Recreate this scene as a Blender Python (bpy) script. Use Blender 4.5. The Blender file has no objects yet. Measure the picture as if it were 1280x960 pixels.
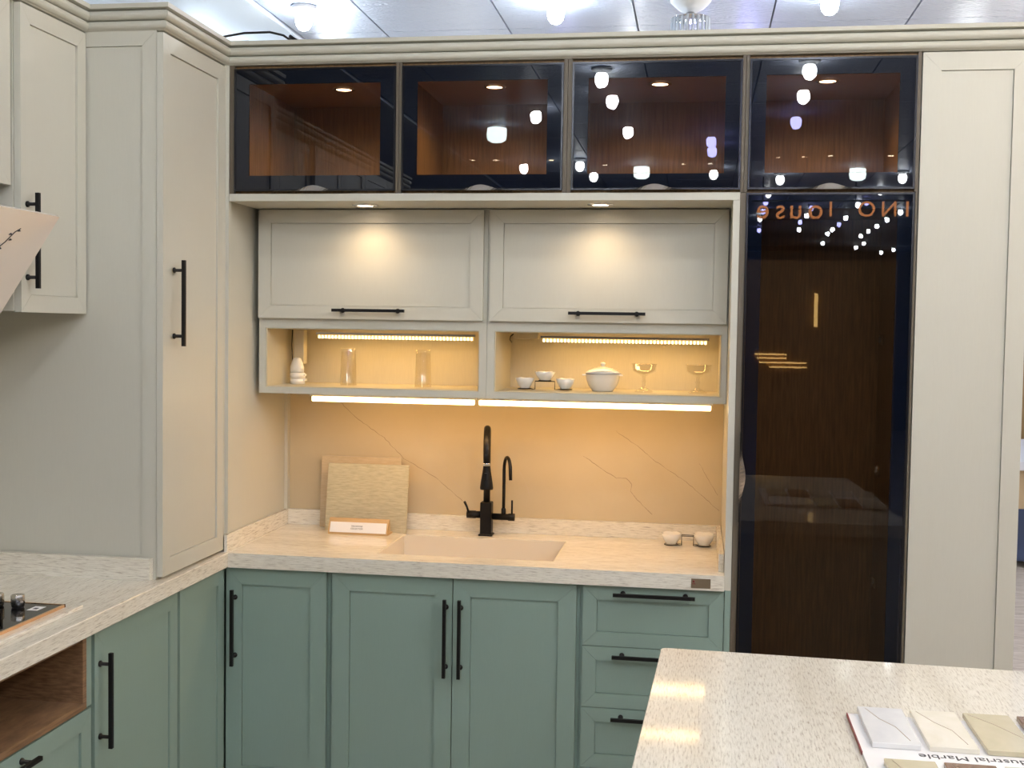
import bpy, bmesh, math, random
from mathutils import Vector, Matrix
random.seed(7)
C = bpy.context.scene.collection
S = bpy.context.scene

# ------------------------------------------------------------------ camera
cam = bpy.data.cameras.new('camera'); co = bpy.data.objects.new('camera', cam); C.objects.link(co)
_R = [(0.987652, 0.15594, 0.015025), (0.022126, -0.043898, -0.998791), (-0.155092, 0.986791, -0.046807)]
_m = Matrix.Identity(4)
for i in range(3):
    _m[i][0] = _R[0][i]; _m[i][1] = -_R[1][i]; _m[i][2] = -_R[2][i]
_m[0][3], _m[1][3], _m[2][3] = 1.54618, -3.69639, 1.638
co.matrix_world = _m
cam.sensor_width = 36; cam.sensor_fit = 'HORIZONTAL'; cam.lens = 1464.42 / 1280 * 36
cam.clip_start = 0.05; cam.clip_end = 100
S.camera = co
# ------------------------------------------------------------------ world, exposure
w = bpy.data.worlds.new('world'); S.world = w; w.use_nodes = True
w.node_tree.nodes['Background'].inputs[0].default_value = (0.80, 0.86, 1.0, 1)
w.node_tree.nodes['Background'].inputs[1].default_value = 0.35
S.view_settings.view_transform = 'Standard'; S.view_settings.look = 'None'
S.view_settings.exposure = 0.28; S.view_settings.gamma = 1; S.view_settings.use_curve_mapping = False
BULB = 150.0         # ceiling bulbs
STRIP_W = 1.0       # warm strips, watts
SPOT_W = 2.9

# ------------------------------------------------------------------ materials
M = {}
def srgb(r, g, b):
    f = lambda c: (c / 255 / 12.92) if c / 255 <= .04045 else ((c / 255 + .055) / 1.055) ** 2.4
    return (f(r), f(g), f(b), 1)
def mat(name, col, rough=.5, metal=0, spec=.5, coat=0, emis=None, es=0, trans=0, ior=1.45, alpha=1):
    m = bpy.data.materials.new(name); m.use_nodes = True
    b = m.node_tree.nodes['Principled BSDF']
    b.inputs['Base Color'].default_value = col; b.inputs['Roughness'].default_value = rough
    b.inputs['Metallic'].default_value = metal; b.inputs['Specular IOR Level'].default_value = spec
    b.inputs['Coat Weight'].default_value = coat; b.inputs['Coat Roughness'].default_value = .03
    b.inputs['Transmission Weight'].default_value = trans; b.inputs['IOR'].default_value = ior
    if emis: b.inputs['Emission Color'].default_value = emis; b.inputs['Emission Strength'].default_value = es
    M[name] = m; return m
def noise_mix(m, c1, c2, scale=(1, 1, 1), ns=5, detail=6, lo=.35, hi=.65, bump=0, c3=None, rough=.6, dist=0, bdist=.002):
    nt = m.node_tree; N = nt.nodes; L = nt.links; b = N['Principled BSDF']
    tc = N.new('ShaderNodeTexCoord'); mp = N.new('ShaderNodeMapping'); mp.inputs['Scale'].default_value = scale
    nz = N.new('ShaderNodeTexNoise'); nz.inputs['Scale'].default_value = ns; nz.inputs['Detail'].default_value = detail
    nz.inputs['Roughness'].default_value = rough; nz.inputs['Distortion'].default_value = dist
    L.new(tc.outputs['Object'], mp.inputs[0]); L.new(mp.outputs[0], nz.inputs['Vector'])
    cr = N.new('ShaderNodeValToRGB'); e = cr.color_ramp.elements
    e[0].position = lo; e[0].color = c1; e[1].position = hi; e[1].color = c2
    if c3: k = e.new((lo + hi) / 2); k.color = c3
    L.new(nz.outputs['Fac'], cr.inputs[0]); L.new(cr.outputs[0], b.inputs['Base Color'])
    if bump:
        bp = N.new('ShaderNodeBump'); bp.inputs['Strength'].default_value = bump; bp.inputs['Distance'].default_value = bdist
        L.new(nz.outputs['Fac'], bp.inputs['Height']); L.new(bp.outputs[0], b.inputs['Normal'])
    return nz, cr
def laminate(name, c, d=.97, rough=.38):
    m = mat(name, c, rough, spec=.45)
    noise_mix(m, tuple(x * d for x in c[:3]) + (1,), c, (60, 60, 3), 7, 5, .3, .7, .015)
    return m
CREAM = srgb(199, 197, 185); SAGE = srgb(136, 157, 147)
laminate('cream_laminate', CREAM); laminate('sage_laminate', SAGE)
laminate('cream_inside', srgb(206, 196, 170), .93, .5)
def stone(name, scale):
    m = mat(name, srgb(212, 206, 194), .07 if 'island' in name else .13, spec=.5)
    nz, cr = noise_mix(m, srgb(156, 144, 130), srgb(238, 233, 221), scale, 6, 10, .30, .60, 0, None, .70, .1)
    e = cr.color_ramp.elements; k = e.new(.40); k.color = srgb(206, 198, 184)
    k = e.new(.48); k.color = srgb(229, 224, 211)
    nt = m.node_tree; b = nt.nodes['Principled BSDF']; n2 = nt.nodes.new('ShaderNodeTexNoise'); n2.inputs['Scale'].default_value = 1.0; n2.inputs['Detail'].default_value = 4
    mp2 = nt.nodes.new('ShaderNodeMapping'); mp2.inputs['Scale'].default_value = tuple(v / 5 for v in scale)
    nt.links.new(nt.nodes['Texture Coordinate'].outputs['Object'], mp2.inputs[0]); nt.links.new(mp2.outputs[0], n2.inputs['Vector'])
    cr2 = nt.nodes.new('ShaderNodeValToRGB'); cr2.color_ramp.elements[0].position = .3; cr2.color_ramp.elements[0].color = (.80, .77, .72, 1); cr2.color_ramp.elements[1].position = .58; cr2.color_ramp.elements[1].color = (1, 1, 1, 1)
    mx = nt.nodes.new('ShaderNodeMixRGB'); mx.blend_type = 'MULTIPLY'; mx.inputs[0].default_value = .6
    nt.links.new(n2.outputs['Fac'], cr2.inputs[0]); nt.links.new(cr.outputs[0], mx.inputs[1]); nt.links.new(cr2.outputs[0], mx.inputs[2]); nt.links.new(mx.outputs[0], b.inputs['Base Color'])
    return m
stone('stone_x', (4, 55, 55)); stone('stone_y', (55, 4, 55)); stone('stone_island', (50, 5, 50))
m = mat('marble_wall', srgb(222, 205, 184), .22)
noise_mix(m, srgb(192, 176, 146), srgb(206, 190, 160), (1, 1, 1), 1.5, 5, .3, .7)
mat('vein', srgb(150, 130, 108), .4)
mat('vein_soft', srgb(190, 172, 150), .4)
m = mat('wood_inside', srgb(120, 78, 48), .45)
noise_mix(m, srgb(112, 86, 54), srgb(158, 124, 80), (30, 30, 2.0), 4, 8, .3, .7, .05)
m = mat('wood_niche', srgb(120, 92, 66), .5)
noise_mix(m, srgb(96, 70, 48), srgb(150, 118, 86), (6, 2, 40), 4, 6, .3, .7, .02)
m = mat('wood_floor', srgb(190, 165, 148), .4)
noise_mix(m, srgb(158, 140, 124), srgb(206, 194, 182), (1.5, 9, 9), 4, 8, .3, .7, .05, dist=1)
mat('black_metal', (.006, .0055, .006, 1), .42, spec=.3)
mat('black_satin', (.03, .026, .024, 1), .3, metal=.5)
mat('chrome', (.8, .8, .82, 1), .12, metal=1)
mat('brushed_steel', (.55, .54, .52, 1), .25, metal=1)
mat('gold_trim', (.95, .62, .38, 1), .18, metal=1)
mat('handle_alu', (.75, .68, .58, 1), .25, metal=1)
mat('edge_dark', (.02, .02, .024, 1), .2, metal=.6)
mat('carcass_edge', srgb(96, 86, 72), .5)
mat('black_glass', (.004, .004, .005, 1), .03, spec=.6)
mat('sink_white', srgb(226, 216, 198), .25)
mat('porcelain', srgb(235, 232, 225), .12, coat=.6)
mat('plastic_white', srgb(232, 228, 220), .35)
mat('hood_glass', srgb(232, 222, 212), .06, spec=.6, coat=.8)
mat('ink', (.02, .02, .025, 1), .5)
mat('paper', srgb(236, 234, 234), .6)
mat('label_wood', srgb(196, 160, 112), .45)
mat('tag_metal', srgb(130, 116, 96), .3, metal=.4)
mat('tag_red', srgb(120, 30, 36), .4)
mat('plaster', srgb(232, 240, 250), .7)
mat('hall_wall', srgb(120, 112, 104), .7)
mat('far_blue', srgb(60, 72, 100), .5); mat('far_beige', srgb(190, 165, 130), .5); mat('far_white', srgb(225, 225, 232), .4)
mat('cable_black', (.02, .018, .018, 1), .45); mat('cable_white', srgb(176, 170, 166), .45)
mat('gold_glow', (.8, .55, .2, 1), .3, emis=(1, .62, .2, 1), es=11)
mat('sign_orange', (.6, .25, .1, 1), .4, emis=(1, .36, .12, 1), es=8)
mat('strip_glow', (1, .9, .7, 1), .5, emis=(1, .66, .28, 1), es=8)
mat('strip_lens', (1, .85, .6, 1), .5, emis=(1, .62, .22, 1), es=.35)
mat('dot_glow', (1, .9, .7, 1), .5, emis=(1, .74, .38, 1), es=6)
mat('spot_lens', (1, .95, .9, 1), .5, emis=(1, .78, .56, 1), es=14)
mat('tiny_spot', (1, .95, .9, 1), .5, emis=(1, .8, .5, 1), es=60)
mat('bulb_white', (1, 1, 1, 1), .4, emis=(.93, .98, 1, 1), es=BULB)
mat('bulb_lavender', (1, 1, 1, 1), .4, emis=(.42, .42, 1, 1), es=42)
mat('bulb_warm_fill', (1, 1, 1, 1), .4, emis=(1, .84, .66, 1), es=BULB * 2.4)  # fill light: bulbs of the added warm lamps out of view
mat('bulb_near', (1, 1, 1, 1), .4, emis=(.86, .94, 1, 1), es=75)
mat('bulb_cool_fill', (1, 1, 1, 1), .4, emis=(.68, .84, 1, 1), es=BULB * 5)  # fill light: bulbs of the added cool lamps behind the cabinets
mat('bulb_rim', srgb(225, 228, 232), .3)
mat('fringe', srgb(226, 234, 245), .1, trans=.3)
m = mat('ceiling_tile', srgb(216, 226, 248), .42, spec=.35)
nt = m.node_tree; N = nt.nodes; L = nt.links
tc = N.new('ShaderNodeTexCoord'); mp = N.new('ShaderNodeMapping'); mp.inputs['Rotation'].default_value = (0, 0, .7); mp.inputs['Scale'].default_value = (20, 50, 20)
wv = N.new('ShaderNodeTexWave'); wv.inputs['Scale'].default_value = .5; wv.inputs['Distortion'].default_value = 9; wv.inputs['Detail'].default_value = 3
bp = N.new('ShaderNodeBump'); bp.inputs['Strength'].default_value = .9; bp.inputs['Distance'].default_value = .004
L.new(tc.outputs['Object'], mp.inputs[0]); L.new(mp.outputs[0], wv.inputs[0]); L.new(wv.outputs['Fac'], bp.inputs['Height'])
L.new(bp.outputs[0], N['Principled BSDF'].inputs['Normal'])
mat('tile_gap', srgb(150, 152, 165), .6)

def pane_mat(name, tint, refl):
    """tinted mirror-like glass sheet: see-through tint plus a sharp Fresnel reflection on the outer face"""
    m = bpy.data.materials.new(name); m.use_nodes = True; nt = m.node_tree; N = nt.nodes; L = nt.links; N.clear()
    o = N.new('ShaderNodeOutputMaterial'); t = N.new('ShaderNodeBsdfTransparent'); t.inputs[0].default_value = tint
    g = N.new('ShaderNodeBsdfGlossy'); g.inputs['Roughness'].default_value = 0.0; g.inputs['Color'].default_value = (1, 1, 1, 1)
    fr = N.new('ShaderNodeFresnel'); fr.inputs[0].default_value = refl
    ge = N.new('ShaderNodeNewGeometry'); s = N.new('ShaderNodeMath'); s.operation = 'SUBTRACT'; s.inputs[0].default_value = 1
    mu = N.new('ShaderNodeMath'); mu.operation = 'MULTIPLY'; mx = N.new('ShaderNodeMixShader')
    L.new(ge.outputs['Backfacing'], s.inputs[1]); L.new(s.outputs[0], mu.inputs[0]); L.new(fr.outputs[0], mu.inputs[1])
    L.new(mu.outputs[0], mx.inputs[0]); L.new(t.outputs[0], mx.inputs[1]); L.new(g.outputs[0], mx.inputs[2]); L.new(mx.outputs[0], o.inputs[0])
    M[name] = m; return m
pane_mat('pane_tinted', (.80, .74, .68, 1), 1.40)
pane_mat('pane_dark', (.66, .61, .57, 1), 1.42)
pane_mat('clear_glass', (.93, .92, .90, 1), 1.75)
mat('frit', (.0018, .0036, .0095, 1), .01, spec=.40, ior=1.5)

# ------------------------------------------------------------------ mesh builder (world coordinates)
class MB:
    def __init__(s): s.bm = bmesh.new()
    def box(s, x0, x1, y0, y1, z0, z1, bev=0, seg=1):
        t = bmesh.new(); bmesh.ops.create_cube(t, size=1)
        for v in t.verts:
            v.co = Vector(((x0 + x1) / 2 + v.co.x * (x1 - x0), (y0 + y1) / 2 + v.co.y * (y1 - y0), (z0 + z1) / 2 + v.co.z * (z1 - z0)))
        if bev: bmesh.ops.bevel(t, geom=list(t.edges), offset=bev, segments=seg, affect='EDGES', profile=.5)
        s.merge(t); return s
    def merge(s, t, mx=None):
        if mx: bmesh.ops.transform(t, matrix=mx, verts=t.verts)
        vm = {v: s.bm.verts.new(v.co) for v in t.verts}
        for f in t.faces:
            try: nf = s.bm.faces.new([vm[v] for v in f.verts]); nf.smooth = f.smooth
            except ValueError: pass
        t.free()
    def hexa(s, p):
        """prism from two matching rings of points (bottom ring, top ring)"""
        n = len(p) // 2; v = [s.bm.verts.new(q) for q in p]
        s.bm.faces.new(v[:n][::-1]); s.bm.faces.new(v[n:])
        for i in range(n):
            j = (i + 1) % n; s.bm.faces.new([v[i], v[j], v[n + j], v[n + i]])
        return s
    def lathe(s, prof, c, n=28, ax='z', squash=(1, 1)):
        rings = []
        def P(r, a, h):
            u, w_ = r * math.cos(a) * squash[0], r * math.sin(a) * squash[1]
            return {'z': (c[0] + u, c[1] + w_, c[2] + h), 'y': (c[0] + u, c[1] + h, c[2] + w_), 'x': (c[0] + h, c[1] + u, c[2] + w_)}[ax]
        for r, h in prof:
            if r < 1e-6: rings.append([s.bm.verts.new(P(0, 0, h))])
            else: rings.append([s.bm.verts.new(P(r, 2 * math.pi * k / n, h)) for k in range(n)])
        for a, b in zip(rings, rings[1:]):
            for k in range(n):
                j = (k + 1) % n
                if len(a) == 1 and len(b) == 1: continue
                if len(a) == 1: f = s.bm.faces.new([a[0], b[j], b[k]])
                elif len(b) == 1: f = s.bm.faces.new([a[k], a[j], b[0]])
                else: f = s.bm.faces.new([a[k], a[j], b[j], b[k]])
                f.smooth = True
        return s
    def tube(s, pts, r, n=10, caps=True):
        pts = [Vector(p) for p in pts]; rr = r if isinstance(r, (list, tuple)) else [r] * len(pts)
        up = None; rings = []
        for i, p in enumerate(pts):
            d = (pts[min(i + 1, len(pts) - 1)] - pts[max(i - 1, 0)]).normalized()
            if up is None: up = d.orthogonal().normalized()
            up = (up - d * up.dot(d)).normalized(); sd = d.cross(up)
            rings.append([s.bm.verts.new(p + (up * math.cos(2 * math.pi * k / n) + sd * math.sin(2 * math.pi * k / n)) * rr[i]) for k in range(n)])
        for a, b in zip(rings, rings[1:]):
            for k in range(n):
                j = (k + 1) % n; f = s.bm.faces.new([a[k], a[j], b[j], b[k]]); f.smooth = True
        if caps: s.bm.faces.new(rings[0][::-1]); s.bm.faces.new(rings[-1])
        return s
def link(o, parent=None):
    C.objects.link(o)
    if parent is not None: o.parent = parent
    return o
def origin_of(o):
    v = Vector((0, 0, 0))
    while o is not None: v += o.location; o = o.parent
    return v
def part(name, b, m, parent=None, kind=None, label=None, origin=None):
    bm = b.bm
    bmesh.ops.recalc_face_normals(bm, faces=bm.faces)
    off = origin_of(parent) if parent is not None else Vector(origin or (0, 0, 0))
    for v in bm.verts: v.co -= off
    me = bpy.data.meshes.new(name); bm.to_mesh(me); bm.free()
    me.materials.append(M[m]); o = bpy.data.objects.new(name, me); link(o, parent)
    if parent is None and origin: o.location = origin
    if kind: o['kind'] = kind
    if label: o['label'] = label
    return o
def thing(name, label, cat, loc, group=None):
    o = bpy.data.objects.new(name, None); link(o); o.location = loc; o.empty_display_size = .05
    o['label'] = label; o['category'] = cat
    if group: o['group'] = group
    return o
def tag(o, label, cat, group=None):
    o['label'] = label; o['category'] = cat
    if group: o['group'] = group
    return o
def copy_thing(src, loc, label=None):
    r = src.copy(); C.objects.link(r); r.location = loc
    if label: r['label'] = label
    for ch in list(src.children):
        c = ch.copy(); C.objects.link(c); c.parent = r
        for g in list(ch.children):
            d = g.copy(); C.objects.link(d); d.parent = c
    return r
def bx(*a, **k): return MB().box(*a, **k)
# plane frames: 'F' faces the viewer side (-y) ; 'S' faces +x (left wing)
def fr(kind, base):
    if kind == 'F': return lambda u, v, n: (u, base - n, v)
    if kind == 'B': return lambda u, v, n: (u, base + n, v)
    return lambda u, v, n: (base + n, u, v)
def pbox(b, f, u0, u1, v0, v1, n0, n1):
    return b.hexa([f(u0, v0, n0), f(u1, v0, n0), f(u1, v1, n0), f(u0, v1, n0), f(u0, v0, n1), f(u1, v0, n1), f(u1, v1, n1), f(u0, v1, n1)])
def shaker(f, u0, u1, v0, v1, st=.052, th=.02, rec=.006, g=.0003):
    """panel door: four mitred frame pieces and a recessed field; the outer face is at n=0"""
    b = MB(); U0, U1, V0, V1 = u0 + st, u1 - st, v0 + st, v1 - st
    def quad(p, n0, n1): b.hexa([f(x, y, n0) for x, y in p] + [f(x, y, n1) for x, y in p])
    e = .0012
    for p in ([(u0 + g, v0), (u1 - g, v0), (U1 - g, V0), (U0 + g, V0)], [(u0 + g, v1), (u1 - g, v1), (U1 - g, V1), (U0 + g, V1)],
              [(u0, v0 + g), (U0, V0 + g), (U0, V1 - g), (u0, v1 - g)], [(u1, v0 + g), (U1, V0 + g), (U1, V1 - g), (u1, v1 - g)]):
        quad(p, -th + .0005, 0)
    pbox(b, f, U0 + e, U1 - e, V0 + e, V1 - e, -th + .002, -rec)
    pbox(b, f, u0 + .004, u1 - .004, v0 + .004, v1 - .004, -th, -rec - .005)
    return b
def handle(f, u, v, L_=.256, vertical=True, so=.032):
    b = MB(); h = .0052
    if vertical: pbox(b, f, u - h, u + h, v - L_ / 2, v + L_ / 2, so - h, so + h)
    else: pbox(b, f, u - L_ / 2, u + L_ / 2, v - h, v + h, so - h, so + h)
    for s in (-1, 1):
        uu, vv = (u, v + s * .098) if vertical else (u + s * .098, v)
        b.tube([f(uu, vv, 0), f(uu, vv, .004), f(uu, vv, .0041), f(uu, vv, so)], [.0085, .0085, .0048, .0048], 10)
    return b
FF = fr('F', 0.0); SS = fr('S', 0.0)

# ------------------------------------------------------------------ setting
part('floor', bx(-6, 12, -17, 10, -.06, 0), 'wood_floor', kind='structure')
ceil = part('ceiling', bx(-.36, 12, -17, 10, 3.045, 3.12), 'tile_gap', kind='structure')
part('ceiling_plaster', bx(-6, -.375, -17, 10, 3.015, 3.12), 'plaster', kind='structure')
T0 = .595; G = .004; proto = None
far = MB()
for i in range(-1, 21):
    for j in range(-27, 17):
        x0 = max(.057 + (i) * T0, -.36); x1 = .057 + (i + 1) * T0; y0 = .54 + j * T0; y1 = y0 + T0
        if x1 > 12: continue
        if -1 <= i <= 7 and -1 <= j <= 9:
            b = bx(x0 + G, x1 - G, y0 + G, y1 - G, 3.027, 3.045)
            part('ceiling_tile', b, 'ceiling_tile', ceil)
        else: far.box(x0 + G, x1 - G, y0 + G, y1 - G, 3.027, 3.045)
part('ceiling_tiles_far', far, 'ceiling_tile', ceil, kind='stuff')
wb = part('wall_back', bx(-.62, 2.56, .60, .66, 0, 2.50), 'marble_wall', kind='structure')
part('wall_left', bx(-.68, -.60, -4.6, .62, 0, 2.50), 'cream_laminate', kind='structure')
part('wall_rear', bx(-6, 12, -17.1, -17, 0, 3.05), 'hall_wall', kind='structure')
part('wall_far_left', bx(-6.1, -6, -17, 10, 0, 3.05), 'hall_wall', kind='structure')
part('wall_far_right', bx(12, 12.1, -17, 10, 0, 3.05), 'hall_wall', kind='structure')
part('wall_front', bx(-6, 12, 10, 10.1, 0, 3.05), 'plaster', kind='structure')
def vein(pts, wd, m='vein'):
    b = MB(); rnd = random.Random(len(pts) * 31 + int(pts[0][0] * 100)); P = []
    for (x0, z0), (x1, z1) in zip(pts, pts[1:]):
        n = max(2, int(math.hypot(x1 - x0, z1 - z0) / .012))
        for k in range(n): t = k / n; P.append((x0 + (x1 - x0) * t + rnd.uniform(-.0015, .0015), z0 + (z1 - z0) * t + rnd.uniform(-.0015, .0015)))
    P.append(pts[-1])
    for i in range(len(P) - 1):
        (x0, z0), (x1, z1) = P[i], P[i + 1]; dx, dz = x1 - x0, z1 - z0; q = math.hypot(dx, dz)
        w0 = wd * (.4 + .6 * abs(math.sin(i * .55))) ; nx, nz = -dz / q * w0, dx / q * w0
        b.hexa([(x0 - nx, .602, z0 - nz), (x1 - nx, .602, z1 - nz), (x1 + nx, .602, z1 + nz), (x0 + nx, .602, z0 + nz),
                (x0 - nx, .5996, z0 - nz), (x1 - nx, .5996, z1 - nz), (x1 + nx, .5996, z1 + nz), (x0 + nx, .5996, z0 + nz)])
    part('vein', b, m, wb)
vein([(.20, 1.36), (.273, 1.293), (.383, 1.22), (.462, 1.143), (.586, 1.075), (.69, .99)], .0010)
vein([(.60, 1.15), (.617, 1.127), (.64, 1.08), (.678, 1.04)], .0008, 'vein_soft')
vein([(1.14, 1.175), (1.198, 1.137), (1.263, 1.096), (1.30, 1.098), (1.322, 1.077), (1.318, 1.05), (1.344, 1.018), (1.398, .967)], .0012)
vein([(1.263, 1.096), (1.29, 1.06), (1.33, 1.035), (1.344, 1.018)], .0008, 'vein_soft')
vein([(1.26, 1.27), (1.349, 1.21), (1.408, 1.162), (1.52, 1.09), (1.584, 1.036), (1.64, .99)], .0010)
vein([(1.565, 1.16), (1.582, 1.13), (1.606, 1.087), (1.633, 1.047)], .0008)
vein([(.95, 1.0), (.93, 1.06), (.90, 1.12)], .0006, 'vein_soft')

# ------------------------------------------------------------------ crown moulding swept along the cabinet tops
def sweep(path, prof):
    n = len(path); out = []
    for i, p in enumerate(path):
        p = Vector(p)
        d0 = (p - Vector(path[i - 1])).normalized() if i else None
        d1 = (Vector(path[i + 1]) - p).normalized() if i < n - 1 else None
        n0 = Vector((d0.y, -d0.x)) if d0 else None; n1 = Vector((d1.y, -d1.x)) if d1 else None
        if n0 is None: mvec = n1
        elif n1 is None: mvec = n0
        else: mvec = (n0 + n1) / (1 + n0.dot(n1))
        out.append((p, mvec))
    b = MB(); rings = [[b.bm.verts.new((p.x + mv.x * o, p.y + mv.y * o, z)) for o, z in prof] for p, mv in out]
    K = len(prof)
    for a, c in zip(rings, rings[1:]):
        for k in range(K): f = b.bm.faces.new([a[k], a[(k + 1) % K], c[(k + 1) % K], c[k]])
    b.bm.faces.new(rings[0]); b.bm.faces.new(rings[-1][::-1])
    return b
prof = [(-.06, 2.488), (.0, 2.488)]
def reed(zc, r, o):   # rounded bead
    return [(o + r * 1.25 * math.cos(a), zc + r * math.sin(a)) for a in [-1.45 + 2.9 * k / 8 for k in range(9)]]
prof += [(.004, 2.4905)] + reed(2.503, .0125, .002) + [(-.005, 2.5165)] + reed(2.5305, .0135, .008) + [(.001, 2.5455), (.026, 2.548), (.028, 2.560), (-.06, 2.560)]
tr = part('trim_1', sweep([(-.24, -3.4), (-.24, -.46), (.0, -.46), (0, 0), (2.60, 0)], prof), 'cream_laminate', kind='structure')

# ------------------------------------------------------------------ worktop
wt = thing('worktop', 'cream streaked stone worktop running in an L under the tall cabinet to the drawers', 'worktop', (.02, -.02, .83))
b = MB()   # back run with sink opening
sx0, sx1, sy0, sy1 = .50, 1.10, .085, .455
for a in ((.02, sx0, -.02, .58), (sx1, 1.647, -.02, .58), (sx0, sx1, -.02, sy0), (sx0, sx1, sy1, .58)):
    b.box(a[0], a[1], a[2], a[3], .831, .88)
bmesh.ops.remove_doubles(b.bm, verts=b.bm.verts, dist=1e-5)
part('slab', b, 'stone_x', wt)
part('slab', bx(-.60, .0199, -3.4, .58, .831, .88, bev=.002), 'stone_y', wt)
part('upstand', bx(.012, 1.629, .58, .60, .8795, .937, bev=.001), 'stone_x', wt)
part('upstand', bx(.0, .012, -.008, .60, .8795, .937, bev=.001), 'stone_y', wt)
part('upstand', bx(1.629, 1.646, .04, .60, .8795, .937, bev=.001), 'stone_y', wt)
part('upstand', bx(-.60, -.03, -.484, -.461, .8795, .945, bev=.001), 'stone_x', wt)
part('drip_rail', bx(-.062, -.046, -3.4, -.832, .8795, .890, bev=.002), 'stone_y', wt)
sk = thing('sink', 'white rectangular undermounted sink set flush in the worktop before the black tap', 'sink', (.8, .27, .64))
b = MB(); t = .012; z0 = .66
b.box(sx0 + .0006, sx1 - .0006, sy0 + .0006, sy1 - .0006, z0 - t, z0)
e = .0005
for a in ((sx0 + e, sx0 + .004, sy0 + e, sy1 - e), (sx1 - .004, sx1 - e, sy0 + e, sy1 - e), (sx0 + .004, sx1 - .004, sy0 + e, sy0 + .004), (sx0 + .004, sx1 - .004, sy1 - .004, sy1 - e)):
    b.box(*a, z0 - .001, .8775)
part('basin', b, 'sink_white', sk)
part('drain', MB().lathe([(0, .001), (.035, .001), (.045, .004), (.05, 0.0)], (.8, .27, z0)), 'chrome', sk)
pt = thing('price_plate', 'small brown metal plate stuck on the worktop edge above the top drawer', 'plate', (1.573, -.02, .853))
part('plate', bx(1.545, 1.605, -.0225, -.02, .838, .868, bev=.0006), 'tag_metal', pt)
b = MB().lathe([(0, 0), (.0035, 0), (.0035, -.0012), (0, -.0012)], (1.553, -.0225, .859), 14, 'y'); part('logo', b, 'tag_red', pt)
part('print', bx(1.5485, 1.5585, -.0231, -.0225, .8505, .8525), 'tag_red', pt)

# ------------------------------------------------------------------ tall cabinet on the worktop, left
pc = thing('tall_larder_cabinet', 'tall cream cabinet standing on the worktop in the left corner with one long bar handle', 'cabinet', (-.3, -.2, .88))
b = MB(); 
part('side_panel', shaker(fr('F', -.46), -.599, -.021, .8805, 2.49, .045, .018, .004), 'cream_laminate', pc)
part('body', bx(-.599, -.0225, -.4405, .598, .8805, 2.488), 'cream_laminate', pc)
d = part('door', shaker(SS, -.462, -.014, .889, 2.482, .05), 'cream_laminate', pc)
part('handle', handle(SS, -.39, 1.70), 'black_metal', d)
part('filler_panel', bx(-.0215, -.001, -.010, .598, .937, 2.488), 'cream_laminate', pc)
part('corner_post', bx(-.0005, .012, .572, .5995, .938, 2.045), 'cream_laminate', pc)
part('edge_post', bx(-.001, .010, .0, .0165, .94, 2.488), 'cream_laminate', pc)

# ------------------------------------------------------------------ left wing upper cabinets
XU = -.24; SU = fr('S', XU)
def wall_cab(y0, y1, z0, z1, label, door_spans, XF=XU, hy=None, hz=1.856):
    t = thing('wall_cabinet', label, 'cabinet', (-.42, (y0 + y1) / 2, z0))
    part('body', bx(-.60, XF - .0215, y0 + .001, y1 - .001, z0 + .004, 2.487), 'cream_laminate', t)
    for k, (a, c) in enumerate(door_spans):
        d = part('door', shaker(fr('S', XF), a, c, z0, z1, .047), 'cream_laminate', t)
        if hy: part('handle', handle(fr('S', XF), hy[k], hz), 'black_metal', d)
    return t
wall_cab(-.805, -.461, 1.664, 2.483, 'cream wall cabinet right of the range hood, half behind its slanted glass', [(-.80, -.463)], hy=[-.772])
wall_cab(-1.62, -.808, 2.0, 2.483, 'short cream wall cabinet above the range hood at the left edge', [(-1.21, -.812), (-1.618, -1.214)], XF=-.262)
wall_cab(-2.46, -1.622, 1.664, 2.483, 'cream wall cabinet beyond the range hood, mirrored in the first dark glass door', [(-2.035, -1.626), (-2.455, -2.04)], hy=[-1.99, -2.09])
wall_cab(-3.38, -2.462, 1.664, 2.483, 'far cream wall cabinet of the left wing, seen only as a reflection', [(-2.91, -2.466), (-3.376, -2.914)], hy=[-2.87, -2.96])

# ------------------------------------------------------------------ range hood (slanted glass)
hd = thing('range_hood', 'slanted pale glass range hood with a dark plant motif at the left edge', 'range hood', (-.3, -1.25, 1.66))
x1_, z1_, x0_, z0_ = -.10, 1.912, -.272, 1.655; Y0, Y1 = -1.70, -.85
dx, dz = x1_ - x0_, z1_ - z0_; q = math.hypot(dx, dz); nx, nz = dz / q * .008, -dx / q * .008
b = MB(); b.hexa([(x0_, Y0, z0_), (x0_, Y1, z0_), (x1_, Y1, z1_), (x1_, Y0, z1_), (x0_ - nx, Y0, z0_ - nz), (x0_ - nx, Y1, z0_ - nz), (x1_ - nx, Y1, z1_ - nz), (x1_ - nx, Y0, z1_ - nz)])
gl = part('glass_panel', b, 'hood_glass', hd)
b = MB(); b.hexa([(-.59, Y0 + .05, 1.668), (-.59, Y1 - .05, 1.668), (-.59, Y1 - .05, 1.80), (-.59, Y0 + .05, 1.80),
                  (-.262, Y0 + .05, 1.700), (-.262, Y1 - .05, 1.700), (-.20, Y1 - .05, 1.80), (-.20, Y0 + .05, 1.80)])
part('body', b, 'brushed_steel', hd)
part('chimney', bx(-.58, -.30, -1.42, -.835, 1.80, 1.995), 'brushed_steel', hd)
def onhood(y, t): return (x0_ + dx * t + nx * .12, y, z0_ + dz * t + nz * .12)
b = MB()
b.tube([onhood(y, t) for y, t in ((-1.10, .30), (-1.075, .45), (-1.045, .58), (-1.015, .70), (-1.0, .80), (-.985, .84))], .0011, 6)
b.tube([onhood(y, t) for y, t in ((-1.075, .45), (-1.06, .62), (-1.05, .72))], .0008, 6)
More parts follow.
